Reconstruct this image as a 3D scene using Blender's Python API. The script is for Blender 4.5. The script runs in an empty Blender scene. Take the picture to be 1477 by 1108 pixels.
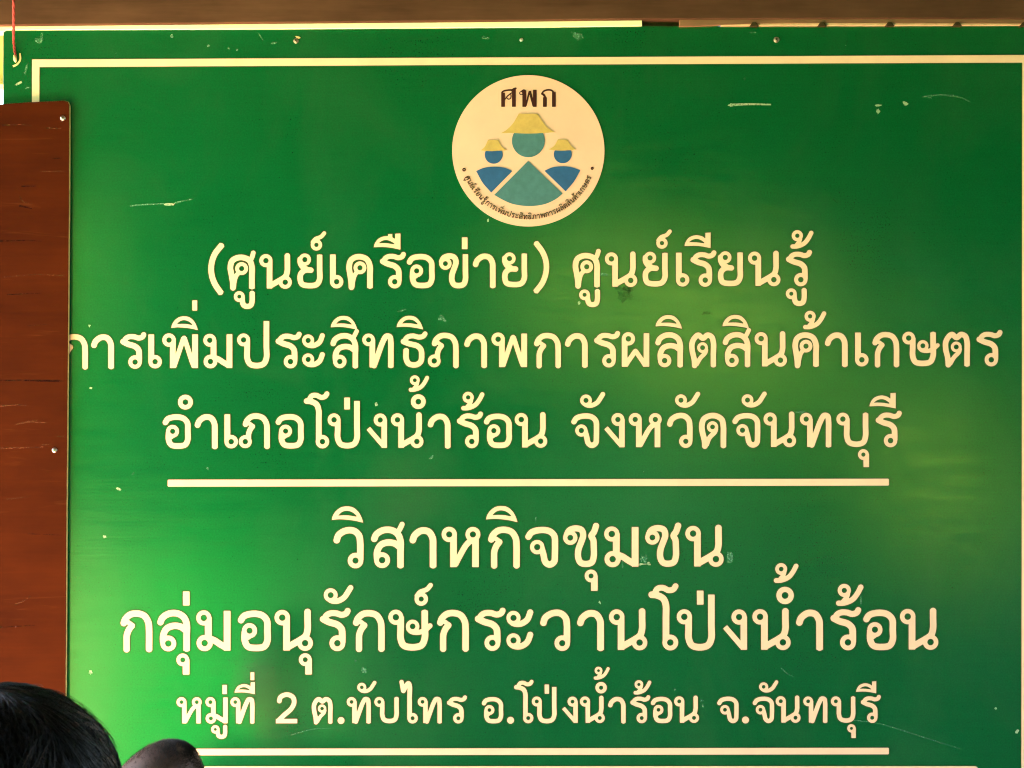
import bpy, bmesh, math, random
import numpy as np
from mathutils import Vector, Matrix, noise as mnoise
from mathutils.geometry import tessellate_polygon

random.seed(7)
rng = np.random.default_rng(7)
sc = bpy.context.scene
COL = sc.collection

# ------------------------------------------------------------------ camera, sky, sun, exposure
S = 0.0016            # metres per photograph pixel on the face of the sign
D = 3.2               # camera to sign
ZC = 1.9              # camera height
cam_d = bpy.data.cameras.new("camera")
cam_d.sensor_width = 36.0
cam_d.lens = 36.0 * D / (1477 * S)
cam_d.clip_start = 0.05
cam_d.clip_end = 2000
cam_d.dof.use_dof = True
cam_d.dof.focus_distance = D
cam_d.dof.aperture_fstop = 28.0
cam = bpy.data.objects.new("camera", cam_d)
cam.location = (0, -D, ZC)
cam.rotation_euler = (math.radians(90), 0, 0)
COL.objects.link(cam)
sc.camera = cam

SUN_EL, SUN_AZ = 46.0, 286.0        # azimuth clockwise from +Y (north)
world = bpy.data.worlds.new("World")
sc.world = world
world.use_nodes = True
wn = world.node_tree
wn.nodes.clear()
sky = wn.nodes.new("ShaderNodeTexSky")
sky.sky_type = 'NISHITA'
sky.sun_disc = False
sky.sun_elevation = math.radians(SUN_EL)
sky.sun_rotation = math.radians(SUN_AZ)
bg = wn.nodes.new("ShaderNodeBackground")
bg.inputs[1].default_value = 0.07
wo = wn.nodes.new("ShaderNodeOutputWorld")
wn.links.new(sky.outputs[0], bg.inputs[0])
wn.links.new(bg.outputs[0], wo.inputs[0])

sun_d = bpy.data.lights.new("sun", 'SUN')
sun_d.energy = 4.5
sun_d.angle = math.radians(0.5)
sun_d.color = (1.0, 0.88, 0.72)
sun = bpy.data.objects.new("sun", sun_d)
az, el = math.radians(SUN_AZ), math.radians(SUN_EL)
sdir = Vector((math.sin(az) * math.cos(el), math.cos(az) * math.cos(el), math.sin(el)))
sun.rotation_euler = sdir.to_track_quat('Z', 'Y').to_euler()
sun.location = (-10, 4, 12)
COL.objects.link(sun)

sc.view_settings.view_transform = 'Standard'
sc.view_settings.look = 'None'
sc.view_settings.gamma = 1
sc.view_settings.use_curve_mapping = False
sc.view_settings.exposure = 4.5
sc.cycles.filter_width = 1.1

# ------------------------------------------------------------------ helpers
def at(px, py, Y=0.0):
    """a photograph pixel as a point at depth Y"""
    k = (D + Y) / D
    return Vector(((px - 738.5) * S * k, Y, ZC - (py - 554) * S * k))

def link(name, me, mats, parent=None):
    o = bpy.data.objects.new(name, me)
    for m in (mats if isinstance(mats, (list, tuple)) else [mats]):
        me.materials.append(m)
    COL.objects.link(o)
    if parent is not None:
        o.parent = parent
    return o

def thing(name, loc, label, cat, group=None):
    o = bpy.data.objects.new(name, None)
    o.location = loc
    COL.objects.link(o)
    o["label"] = label
    o["category"] = cat
    if group:
        o["group"] = group
    return o

def child(name, me, mats, parent, label=None):
    """a part whose mesh is in world coordinates"""
    o = link(name, me, mats, parent)
    base = parent
    loc = Vector((0, 0, 0))
    while base is not None:
        loc += base.location
        base = base.parent
    me.transform(Matrix.Translation(-loc))
    if label:
        o["label"] = label
    return o

def mesh(verts, faces, smooth=False, mi=None):
    me = bpy.data.meshes.new("mesh")
    me.from_pydata([tuple(v) for v in verts], [], faces)
    if mi is not None:
        me.polygons.foreach_set("material_index", mi)
    if smooth:
        me.polygons.foreach_set("use_smooth", [True] * len(me.polygons))
    me.update()
    return me

def prism(poly, y0, y1, bevel=0.0, seg=2):
    """polygon in (x, z) extruded from y0 (front) to y1 (back)"""
    bm = bmesh.new()
    a = [bm.verts.new((p[0], y0, p[1])) for p in poly]
    b = [bm.verts.new((p[0], y1, p[1])) for p in poly]
    n = len(poly)
    bm.faces.new(a)
    bm.faces.new(b[::-1])
    for i in range(n):
        bm.faces.new((a[(i + 1) % n], a[i], b[i], b[(i + 1) % n]))
    bmesh.ops.recalc_face_normals(bm, faces=bm.faces)
    if bevel:
        bmesh.ops.bevel(bm, geom=list(bm.edges), offset=bevel, segments=seg, affect='EDGES', profile=0.6)
    me = bpy.data.meshes.new("mesh")
    bm.to_mesh(me)
    bm.free()
    return me

def pxpoly(pts, Y=0.0):
    return [(at(p[0], p[1], Y).x, at(p[0], p[1], Y).z) for p in pts]

# ------------------------------------------------------------------ materials
class NT:
    def __init__(self, name):
        self.m = bpy.data.materials.new(name)
        self.m.use_nodes = True
        self.t = self.m.node_tree
        self.b = self.t.nodes["Principled BSDF"]
    def n(self, kind, **kw):
        x = self.t.nodes.new(kind)
        for k, v in kw.items():
            setattr(x, k, v)
        return x
    def l(self, a, b):
        self.t.links.new(a, b)
    def coords(self, scale=(1, 1, 1)):
        g = self.n("ShaderNodeTexCoord")
        m = self.n("ShaderNodeMapping")
        m.inputs["Scale"].default_value = scale
        self.l(g.outputs["Object"], m.inputs[0])
        return m.outputs[0]
    def noise(self, vec, scale, detail=4, rough=0.55, dist=0.0):
        x = self.n("ShaderNodeTexNoise")
        x.inputs["Scale"].default_value = scale
        x.inputs["Detail"].default_value = detail
        x.inputs["Roughness"].default_value = rough
        x.inputs["Distortion"].default_value = dist
        self.l(vec, x.inputs["Vector"])
        return x.outputs["Fac"]
    def ramp(self, fac, stops):
        r = self.n("ShaderNodeValToRGB")
        e = r.color_ramp.elements
        while len(e) < len(stops):
            e.new(0.5)
        for k, (p, c) in enumerate(stops):
            e[k].position = p
            e[k].color = (c[0], c[1], c[2], 1) if not isinstance(c, (int, float)) else (c, c, c, 1)
        self.l(fac, r.inputs[0])
        return r.outputs[0]
    def mix(self, fac, a, b, blend='MIX'):
        x = self.n("ShaderNodeMix", data_type='RGBA', blend_type=blend)
        for s, v in ((x.inputs[0], fac), (x.inputs[6], a), (x.inputs[7], b)):
            if isinstance(v, (int, float)):
                s.default_value = v
            elif isinstance(v, (tuple, list)):
                s.default_value = (v[0], v[1], v[2], 1)
            else:
                self.l(v, s)
        return x.outputs[2]
    def bump(self, h, strength, dist):
        x = self.n("ShaderNodeBump")
        x.inputs["Strength"].default_value = strength
        x.inputs["Distance"].default_value = dist
        self.l(h, x.inputs["Height"])
        self.l(x.outputs[0], self.b.inputs["Normal"])

def paint(name, col, var=0.1, rough=0.4, spec=0.5, scale=9.0):
    k = NT(name)
    v = k.coords()
    f = k.noise(v, scale, 6, 0.6)
    hi = [min(1, c * (1 + var)) for c in col]
    lo = [c * (1 - var) for c in col]
    k.l(k.ramp(f, [(0.3, lo), (0.7, hi)]), k.b.inputs["Base Color"])
    k.b.inputs["Roughness"].default_value = rough
    k.b.inputs["Specular IOR Level"].default_value = spec
    return k.m

def green_sheet():
    k = NT("green_gloss_sheet")
    v = k.coords()
    f = k.noise(v, 2.2, 5, 0.6)
    base = k.ramp(f, [(0.3, (0.0003, 0.080, 0.019)), (0.7, (0.0006, 0.094, 0.024))])
    st = k.noise(k.coords((3, 1, 90)), 2.0, 4, 0.6)          # horizontal drawn grain of the sheet
    base = k.mix(0.08, base, k.ramp(st, [(0.35, (0.001, 0.085, 0.02)), (0.65, (0.004, 0.15, 0.04))]))
    # fine pale rub marks
    sp = k.noise(k.coords((1, 1, 1.6)), 46.0, 8, 0.75, 1.0)
    where = k.noise(v, 5.0, 2, 0.5)
    msk = k.mix(1.0, k.ramp(sp, [(0.66, 0.0), (0.76, 1.0)]), k.ramp(where, [(0.52, 0.0), (0.70, 0.14)]), 'MULTIPLY')
    base = k.mix(msk, base, (0.06, 0.26, 0.13))
    gr = k.noise(v, 260.0, 3, 0.7)
    base = k.mix(0.30, base, k.mix(1.0, base, k.ramp(gr, [(0.3, 0.45), (0.7, 1.6)]), 'MULTIPLY'))
    du = k.noise(k.coords((1.0, 1, 0.55)), 3.6, 9, 0.68, 0.8)
    base = k.mix(k.ramp(du, [(0.48, 0.0), (0.72, 0.02)]), base, (0.42, 0.46, 0.30))
    k.l(base, k.b.inputs["Base Color"])
    r = k.ramp(k.noise(k.coords((1, 1, 5)), 7.0, 6, 0.65), [(0.3, 0.15), (0.75, 0.23)])
    k.b.inputs["Specular IOR Level"].default_value = 0.0
    bp = k.n("ShaderNodeBump")
    bp.inputs["Strength"].default_value = 0.16
    bp.inputs["Distance"].default_value = 0.004
    k.l(k.mix(0.12, k.noise(v, 4.2, 3, 0.5), st), bp.inputs["Height"])
    gl = k.n("ShaderNodeBsdfAnisotropic", distribution='BECKMANN')      # clear gloss film over the print
    gl.inputs["Color"].default_value = (1, 1, 1, 1)
    k.l(r, gl.inputs["Roughness"]); k.l(bp.outputs[0], gl.inputs["Normal"])
    fr = k.n("ShaderNodeFresnel"); fr.inputs["IOR"].default_value = 1.84
    mx = k.n("ShaderNodeMixShader")
    k.l(fr.outputs[0], mx.inputs[0]); k.l(k.b.outputs[0], mx.inputs[1]); k.l(gl.outputs[0], mx.inputs[2])
    k.l(mx.outputs[0], k.t.nodes["Material Output"].inputs[0])
    return k.m

def wood(name, dark, light, axis='X', rough=0.55, spec=0.4, streak=None, fine=60):
    k = NT(name)
    sc_ = {'X': (1.0, 8, fine * 0.35), 'Z': (fine * 0.35, 8, 1.0)}[axis]
    v = k.coords(sc_)
    f = k.noise(v, 2.0, 7, 0.62, 0.6)
    g = k.noise(k.coords(tuple(a * 3.1 for a in sc_)), 3.0, 5, 0.6)
    c = k.ramp(f, [(0.25, dark), (0.75, light)])
    c = k.mix(0.35, c, k.ramp(g, [(0.3, dark), (0.7, light)]))
    pt = k.noise(k.coords((1, 1, 2.2)), 4.5, 4, 0.6)
    c = k.mix(0.45, c, k.ramp(pt, [(0.3, [q * 0.62 for q in dark]), (0.72, light)]))
    if streak:
        s = k.noise(k.coords(tuple(a * 1.7 for a in sc_)), 1.3, 3, 0.7, 1.5)
        c = k.mix(k.ramp(s, [(0.62, 0.0), (0.78, 0.55)]), c, streak)
    k.l(c, k.b.inputs["Base Color"])
    k.b.inputs["Roughness"].default_value = rough
    k.b.inputs["Specular IOR Level"].default_value = spec
    k.bump(f, 0.25, 0.002)
    return k.m

def speckle(name, col, scale, amount, lo=0.36, hi=0.66):
    """a worn mark that only partly covers what is under it"""
    k = NT(name)
    f = k.noise(k.coords(), scale, 5, 0.7)
    k.b.inputs["Base Color"].default_value = (*col, 1)
    k.b.inputs["Roughness"].default_value = 0.6
    k.b.inputs["Specular IOR Level"].default_value = 0.1
    t = k.n("ShaderNodeBsdfTransparent"); mx = k.n("ShaderNodeMixShader")
    k.l(k.ramp(f, [(lo, 0.0), (hi, amount)]), mx.inputs[0])
    k.l(t.outputs[0], mx.inputs[1]); k.l(k.b.outputs[0], mx.inputs[2])
    k.l(mx.outputs[0], k.t.nodes["Material Output"].inputs[0])
    return k.m

M_GREEN = green_sheet()
M_SCUFF = speckle("scuff_pale_green", (0.36, 0.50, 0.29), 170, 0.95, 0.30, 0.52)
M_SCUFF2 = speckle("scuff_faint_green", (0.16, 0.42, 0.24), 230, 0.62, 0.34, 0.62)
M_SMUDGE = speckle("dark_smudge", (0.003, 0.045, 0.012), 90, 0.55)
M_CREAM = paint("cream_vinyl", (0.93, 0.60, 0.415), 0.06, 0.32, 0.5, 14)
M_RIM = paint("olive_letter_edge", (0.030, 0.045, 0.008), 0.2, 0.4, 0.4)
M_DISC = paint("emblem_cream", (0.84, 0.475, 0.36), 0.05, 0.35, 0.4, 12)
M_TEAL = paint("emblem_teal", (0.066, 0.170, 0.19), 0.14, 0.4, 0.4, 60)
M_BLUE = paint("emblem_blue", (0.026, 0.095, 0.25), 0.12, 0.4, 0.4, 60)
M_HAT = paint("emblem_straw", (0.56, 0.36, 0.11), 0.10, 0.45, 0.3, 70)
M_INK = paint("emblem_brown_ink", (0.05, 0.010, 0.010), 0.2, 0.4, 0.3)

M_CHIP = paint("bare_tan_chip", (0.74, 0.56, 0.27), 0.2, 0.7, 0.2, 80)
M_BEAM = wood("dusty_beam_wood", (0.066, 0.028, 0.017), (0.140, 0.063, 0.037), 'X', 0.85, 0.05, (0.05, 0.025, 0.012), 40)
M_BATTEN = wood("raw_batten_wood", (0.13, 0.060, 0.034), (0.34, 0.17, 0.095), 'X', 0.8, 0.1, (0.10, 0.04, 0.02), 70)
M_RED = wood("red_brown_board", (0.036, 0.0052, 0.0007), (0.070, 0.0110, 0.0013), 'X', 0.6, 0.03, (0.115, 0.028, 0.008), 46)
M_REDEDGE = paint("board_cut_edge", (0.62, 0.44, 0.16), 0.25, 0.7, 0.2, 60)
M_WALLCREAM = paint("cream_paint", (0.93, 0.88, 0.60), 0.03, 0.6, 0.3)
M_PALEEDGE = paint("pale_tan_edge", (0.66, 0.43, 0.26), 0.2, 0.7, 0.1, 40)
M_POST = wood("tan_post_wood", (0.50, 0.30, 0.07), (0.80, 0.55, 0.18), 'Z', 0.8, 0.2)
M_STRING = paint("red_cord", (0.26, 0.034, 0.028), 0.25, 0.7, 0.2, 300)
M_STRINGEND = paint("frayed_cord_end", (0.75, 0.58, 0.30), 0.25, 0.8, 0.1, 300)
M_DARK = paint("dark_wood_recess_shade", (0.045, 0.030, 0.012), 0.4, 0.9, 0.1, 60)  # old wood, also the painted shade in the screw recesses
M_ROOF = wood("roof_boards", (0.008, 0.006, 0.004), (0.018, 0.013, 0.008), 'X', 0.9, 0.1)
k = NT("zinc_screw")
k.b.inputs["Base Color"].default_value = (0.62, 0.58, 0.50, 1)
k.b.inputs["Metallic"].default_value = 1
k.b.inputs["Roughness"].default_value = 0.28
M_SCREW = k.m
k = NT("old_screw")
k.b.inputs["Base Color"].default_value = (0.30, 0.26, 0.18, 1)
k.b.inputs["Metallic"].default_value = 0.8
k.b.inputs["Roughness"].default_value = 0.5
M_OLDSCREW = k.m

# ------------------------------------------------------------------ setting: lawn, floor, roof, greenery the gloss reflects
k = NT("lawn_grass")
v = k.coords()
k.l(k.ramp(k.noise(v, 1.5, 8, 0.7), [(0.3, (0.008, 0.14, 0.014)), (0.7, (0.015, 0.21, 0.022))]), k.b.inputs["Base Color"])
k.b.inputs["Roughness"].default_value = 0.9
k.b.inputs["Specular IOR Level"].default_value = 0.0
M_LAWN = k.m
k = NT("concrete_floor")
v = k.coords()
k.l(k.ramp(k.noise(v, 3, 8, 0.7), [(0.3, (0.018, 0.026, 0.010)), (0.7, (0.036, 0.046, 0.020))]), k.b.inputs["Base Color"])
k.b.inputs["Roughness"].default_value = 0.8
M_FLOOR = k.m

def quad(x0, x1, y0, y1, z):
    return mesh([(x0, y0, z), (x1, y0, z), (x1, y1, z), (x0, y1, z)], [(0, 1, 2, 3)])

def boxm(x0, x1, y0, y1, z0, z1):
    return prism([(x0, z0), (x1, z0), (x1, z1), (x0, z1)], y0, y1)

k = NT("bounce_earth")
v = k.coords()
k.l(k.ramp(k.noise(v, 2.5, 8, 0.7), [(0.3, (0.72, 0.48, 0.34)), (0.7, (0.84, 0.58, 0.42))]), k.b.inputs["Base Color"])
k.b.inputs["Roughness"].default_value = 0.9
k.b.inputs["Specular IOR Level"].default_value = 0.1
M_BOUNCE = k.m
k = NT("field_grass")
v = k.coords()
k.l(k.ramp(k.noise(v, 1.1, 8, 0.7), [(0.3, (0.010, 0.032, 0.008)), (0.7, (0.022, 0.055, 0.014))]), k.b.inputs["Base Color"])
k.b.inputs["Roughness"].default_value = 1.0
k.b.inputs["Specular IOR Level"].default_value = 0.05
M_FIELD = k.m
o = link("ground", quad(-400, 400, -400, 400, 0), M_FIELD); o["kind"] = "structure"
o = link("bounce_ground", quad(-14, 8, -2.4, 9, 0.004), M_BOUNCE); o["kind"] = "structure"  # added pale ground that bounces warm sunlight onto the sign
k = NT("dry_grass")
v = k.coords()
k.l(k.ramp(k.noise(v, 1.5, 8, 0.7), [(0.3, (0.07, 0.17, 0.035)), (0.7, (0.13, 0.25, 0.05))]), k.b.inputs["Base Color"])
k.b.inputs["Roughness"].default_value = 0.9
k.b.inputs["Specular IOR Level"].default_value = 0.0
o = link("reflected_grass", mesh([(-16, -16, 0.010), (-5.5, -16, 0.010), (-4.0, -10.8, 0.010), (-2.35, -4.9, 0.010), (-1.9, -3.0, 0.010), (-16, -2.5, 0.010)], [(0, 1, 2, 3, 4, 5)]), k.m); o["kind"] = "structure"  # added pale grass, laid out to reflect as a light band in the gloss
o = link("lawn", mesh([(-16, -16, 0.006), (-2.9, -16, 0.006), (-2.2, -8, 0.006), (-0.6, -2.4, 0.006), (-16, -2.4, 0.006)], [(0, 1, 2, 3, 4)]), M_LAWN); o["kind"] = "structure"
o = link("floor", boxm(-0.5, 6.0, -10.2, 1.2, -0.05, 0.10), M_FLOOR); o["kind"] = "structure"
o = link("ceiling", boxm(-3.55, 7.0, -10.5, 1.4, 3.25, 3.37), M_ROOF); o["kind"] = "structure"

def leaf_mass(n, centres, size, seed):
    r = np.random.default_rng(seed)
    V, F = [], []
    for _ in range(n):
        c = centres[r.integers(len(centres))]
        d = r.normal(size=3); d /= np.linalg.norm(d)
        rad = r.random() ** 0.4
        p = Vector((c[0] + d[0] * rad * c[3], c[1] + d[1] * rad * c[4], c[2] + d[2] * rad * c[5]))
        if p.z < 0.03: continue
        a = Vector(r.normal(size=3)).normalized(); b = a.cross(Vector(r.normal(size=3))).normalized()
        s = size * (0.6 + 0.8 * r.random())
        i = len(V)
        V += [p - a * s, p + b * s * 0.45, p + a * s, p - b * s * 0.45]
        F.append((i, i + 1, i + 2, i + 3))
    return mesh(V, F)

def leafmat(name, lo, hi, trans):
    k = NT(name)
    gi = k.n("ShaderNodeNewGeometry")
    k.l(k.ramp(gi.outputs["Random Per Island"], [(0.0, lo), (1.0, hi)]), k.b.inputs["Base Color"])
    k.b.inputs["Roughness"].default_value = 0.7
    k.b.inputs["Specular IOR Level"].default_value = 0.12
    t = k.n("ShaderNodeBsdfTranslucent")
    t.inputs[0].default_value = (hi[0] * 1.3, hi[1] * 1.2, hi[2], 1)
    mx = k.n("ShaderNodeMixShader"); mx.inputs[0].default_value = trans
    k.l(k.b.outputs[0], mx.inputs[1]); k.l(t.outputs[0], mx.inputs[2])
    k.l(mx.outputs[0], k.t.nodes["Material Output"].inputs[0])
    return k.m

M_LEAFB = leafmat("yellow_green_leaves", (0.20, 0.34, 0.05), (0.44, 0.62, 0.10), 0.45)
M_LEAFD = leafmat("dark_green_leaves", (0.006, 0.035, 0.006), (0.014, 0.07, 0.012), 0.2)
bright = [(1.9, -12.7, 2.45, 0.9, 0.8, 0.5), (2.5, -12.8, 1.75, 0.9, 0.8, 0.5), (1.05, -12.8, 2.85, 0.9, 0.7, 0.42), (2.5, -12.6, 2.35, 1.05, 0.9, 0.65), (3.3, -12.7, 1.6, 0.95, 0.8, 0.6), (4.75, -12.6, 0.75, 0.55, 0.6, 0.8), (5.1, -12.4, 0.2, 0.5, 0.5, 0.5), (5.2, -12.6, 0.1, 0.42, 0.5, 0.55), (5.2, -12.6, 0.05, 0.4, 0.5, 0.5), (4.9, -12.4, 0.5, 0.5, 0.5, 0.5)]
o = link("shrubbery", leaf_mass(18000, bright, 0.11, 3), M_LEAFB); o["kind"] = "stuff"
M_LEAFM = leafmat("fresh_green_leaves", (0.10, 0.30, 0.04), (0.20, 0.52, 0.08), 0.4)
o = link("shrubbery", leaf_mass(7000, [(-5.3, -12.6, 2.5, 1.0, 0.9, 1.7), (-5.8, -12.8, 0.9, 1.2, 0.9, 1.2)], 0.12, 9), M_LEAFM); o["kind"] = "stuff"
darkc = [(x, -17 + 1.5 * math.sin(x * 1.7), 3.0 + 1.2 * math.sin(x * 2.3), 2.6, 1.6, 3.2) for x in np.arange(-9, 14, 2.0)]
o = link("woodland", leaf_mass(26000, darkc, 0.22, 4), M_LEAFD); o["kind"] = "stuff"

# ------------------------------------------------------------------ stroke lettering: distance field -> outline -> sheet
def catmull(pts, closed=False):
    """smooth through the points, straight into any point marked 'c'"""
    out, run = [], []
    runs = []
    for p in pts:
        run.append(np.array(p[:2], float))
        if len(p) > 2 and len(run) > 1:
            runs.append(run); run = [np.array(p[:2], float)]
    if len(run) > 1: runs.append(run)
    for r in runs:
        if len(r) == 2:
            out += [r[0], r[1]]; continue
        P = [2 * r[0] - r[1]] + r + [2 * r[-1] - r[-2]]
        for i in range(1, len(P) - 2):
            p0, p1, p2, p3 = P[i - 1], P[i], P[i + 1], P[i + 2]
            t0 = 0; t1 = t0 + max(1e-6, np.linalg.norm(p1 - p0)) ** 0.5
            t2 = t1 + max(1e-6, np.linalg.norm(p2 - p1)) ** 0.5
            t3 = t2 + max(1e-6, np.linalg.norm(p3 - p2)) ** 0.5
            for t in np.linspace(t1, t2, 6, endpoint=False):
                a1 = (t1 - t) / (t1 - t0) * p0 + (t - t0) / (t1 - t0) * p1
                a2 = (t2 - t) / (t2 - t1) * p1 + (t - t1) / (t2 - t1) * p2
                a3 = (t3 - t) / (t3 - t2) * p2 + (t - t2) / (t3 - t2) * p3
                b1 = (t2 - t) / (t2 - t0) * a1 + (t - t0) / (t2 - t0) * a2
                b2 = (t3 - t) / (t3 - t1) * a2 + (t - t1) / (t3 - t1) * a3
                out.append((t2 - t) / (t2 - t1) * b1 + (t - t1) / (t2 - t1) * b2)
        out.append(r[-1])
    res = [out[0]]
    for p in out[1:]:
        if np.linalg.norm(p - res[-1]) > 1e-5: res.append(p)
    return np.array(res)

def sd_stroke(X, Y, P, hw, rc=0.0):
    d = np.full(X.shape, 1e9)
    n = len(P) - 1
    for i in range(n):
        a, b = P[i], P[i + 1]
        ab = b - a; L = math.hypot(*ab); u = ab / L
        px, py = X - a[0], Y - a[1]
        s = px * u[0] + py * u[1]; t = np.abs(-px * u[1] + py * u[0])
        sc_ = np.clip(s, 0, L)
        q = np.hypot(s - sc_, t) - hw
        if i == 0 or i == n - 1:                       # cut ends, corners eased by rc
            lo = 0 if i == 0 else -hw * 3
            hi = L if i == n - 1 else L + hw * 3
            ex = np.maximum(lo - s, s - hi) + rc
            ey = t - hw + rc
            box = np.minimum(np.maximum(ex, ey), 0) + np.hypot(np.maximum(ex, 0), np.maximum(ey, 0)) - rc
            q = np.maximum(q, box)
        d = np.minimum(d, q)
    return d

def sd_poly(X, Y, loops):
    d = np.full(X.shape, 1e9); ins = np.zeros(X.shape, bool)
    for P in loops:
        n = len(P)
        for i in range(n):
            a, b = P[i], P[(i + 1) % n]
            ab = b - a; L2 = ab @ ab
            if L2 < 1e-12: continue
            px, py = X - a[0], Y - a[1]
            t = np.clip((px * ab[0] + py * ab[1]) / L2, 0, 1)
            d = np.minimum(d, np.hypot(px - t * ab[0], py - t * ab[1]))
            c = (a[1] > Y) != (b[1] > Y)
            with np.errstate(divide='ignore', invalid='ignore'):
                xi = a[0] + (Y - a[1]) / (b[1] - a[1] if b[1] != a[1] else 1e-12) * ab[0]
            ins ^= c & (X < xi)
    return np.where(ins, -d, d)

# A letter: left edge, baseline and height of the enlargement it was measured in, then its strokes there.
# ('s', points[, width])  ('o', x, y, outer radius, hole radius)  ('p', loops of points)
G = {}
def glyph(ch, x0, base, size, *prims):
    out = []
    for p in prims:
        if p[0] == 's':
            pts = [((q[0] - x0) / size, (base - q[1]) / size) + tuple(q[2:]) for q in p[1]]
            out.append(('s', catmull(pts), (p[2] / size if len(p) > 2 else 0.178) / 2))
        elif p[0] == 'o':
            out.append(('o', (p[1] - x0) / size, (base - p[2]) / size, p[3] / size, p[4] / size))
        else:
            loops = []
            for lp in p[1]:
                q = [((a[0] - x0) / size, (base - a[1]) / size) + tuple(a[2:]) for a in lp]
                q.append(q[0])
                loops.append(catmull(q)[:-1])
            out.append(('p', loops))
    xs = []
    for p in out:
        if p[0] == 's': xs += [p[1][:, 0].min() - p[2], p[1][:, 0].max() + p[2]]
        elif p[0] == 'o': xs += [p[1] - p[3], p[1] + p[3]]
        else: xs += [min(l[:, 0].min() for l in p[1]), max(l[:, 0].max() for l in p[1])]
    ys = []
    for p in out:
        if p[0] == 's': ys += [p[1][:, 1].min() - p[2], p[1][:, 1].max() + p[2]]
        elif p[0] == 'o': ys += [p[2] - p[3], p[2] + p[3]]
        else: ys += [min(l[:, 1].min() for l in p[1]), max(l[:, 1].max() for l in p[1])]
    G[ch] = (out, (min(xs), max(xs), min(ys), max(ys)))

glyph('ศ', 187, 427, 242, ('s', [(228, 427), (226, 380), (217, 325), (209, 275), (222, 228), (262, 206), (305, 206), (345, 226), (362, 270), (362, 330), (362, 427)]),
      ('o', 289, 283, 47, 17), ('s', [(275, 306), (250, 335), (238, 375), (233, 420)], 34), ('s', [(346, 232), (362, 205), (374, 165)], 36))
glyph('ค', 1030, 425, 242, ('s', [(1069, 425), (1067, 380), (1059, 325), (1052, 275), (1064, 228), (1095, 206), (1135, 202), (1178, 220), (1200, 268), (1200, 330), (1200, 425)]),
      ('o', 1129, 280, 47, 17), ('s', [(1114, 303), (1092, 332), (1080, 375), (1075, 420)], 34))
glyph('น', 413, 427, 242, ('o', 462, 228, 48, 18), ('s', [(488, 222), (488, 427)], 43), ('o', 599, 381, 48, 18),
      ('s', [(614, 185), (614, 240), (614, 300), (602, 338), (570, 362), (530, 385), (490, 408)], 42))
glyph('ย', 683, 427, 242, ('o', 738, 222, 45, 17), ('s', [(704, 214), (705, 245), (722, 274), (752, 290)], 40), ('s', [(789, 297), (740, 297), (710, 322), (705, 362), (718, 396), (770, 407), (822, 398), (843, 362), (843, 300), (843, 185)], 42))
glyph('เ', 914, 427, 242, ('s', [(936, 185), (936, 382)], 44), ('o', 963, 380, 49, 18))
glyph('ร', 403, 500, 242, ('s', [(568, 258), (558, 276), (530, 285), (500, 276), (462, 276), (438, 290), (427, 313)], 39), ('s', [(413, 307), (455, 328), (505, 344), (530, 370), (534, 405), (534, 455)], 43), ('o', 505, 455, 49, 18))
glyph('อ', 78, 420, 242, ('s', [(88, 241), (108, 212), (160, 198), (215, 206), (246, 238), (249, 300), (249, 360), (230, 394), (180, 403), (132, 394), (114, 360), (114, 300)], 42), ('o', 142, 299, 47, 17), ('s', [(146, 338), (128, 348), (120, 340)], 20))
glyph('ข', 307, 417, 240, ('o', 352, 247, 45, 16), ('s', [(324, 238), (340, 207), (378, 193), (414, 203), (427, 236), (414, 280), (399, 325), (398, 365), (413, 394), (446, 402), (480, 392), (493, 360), (493, 300), (493, 179)], 42))
glyph('่', 472, 415, 241, ('s', [(493.5, 58), (493.5, 145)], 43))
glyph('า', 548, 415, 241, ('s', [(568, 257), (582, 222), (622, 195), (664, 201), (688, 238), (691, 285), (691, 330), (691, 415)], 43))
glyph(')', 973, 415, 241, ('s', [(990, 97), (1040, 165), (1065, 235), (1065, 308), (1040, 382), (988, 450)], 42))
glyph('(', 50, 427, 242, ('s', [(152, 110), (98, 180), (75, 250), (75, 320), (98, 390), (146, 461)], 44))
glyph('์', 774, 427, 242, ('o', 816, 118, 42, 14), ('s', [(786, 104), (810, 76), (850, 60), (876, 30)], 31))
glyph('ู', 232, 427, 242, ('o', 272, 482, 40, 13), ('s', [(292, 476), (294, 515), (304, 543), (328, 552), (354, 543), (363, 515), (363, 447)], 40))
glyph('ิ', 772, 500, 242, ('p', [[(772, 215, 'c'), (778, 190), (797, 160), (828, 137), (865, 130), (905, 138), (938, 168), (956, 203), (965, 232, 'c'), (920, 221), (862, 213), (815, 211), (772, 215, 'c')],
                                  [(815, 186), (836, 167), (862, 160), (894, 167), (922, 191), (880, 185), (845, 184)]]))
glyph('ี', 705, 333, 197, ('p', [[(705, 101, 'c'), (711, 80), (732, 50), (775, 35), (812, 43), (827, 54, 'c'), (827, 22, 'c'), (860, 20, 'c'), (860, 113, 'c'), (815, 104), (770, 99), (705, 101, 'c')],
                                 [(735, 77), (755, 64), (778, 59), (800, 65), (822, 82), (790, 78), (760, 76)]]))
glyph('ื', 1225, 427, 242, ('p', [[(1225, 139, 'c'), (1232, 112), (1256, 78), (1292, 60), (1327, 56, 'c'), (1327, 42, 'c'), (1360, 42, 'c'), (1360, 66, 'c'), (1377, 76, 'c'), (1377, 40, 'c'), (1418, 38, 'c'), (1418, 157, 'c'), (1370, 146), (1300, 137), (1225, 139, 'c')],
                                  [(1265, 107), (1288, 92), (1315, 87), (1345, 95), (1372, 114), (1335, 109), (1300, 106)]]))
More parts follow.
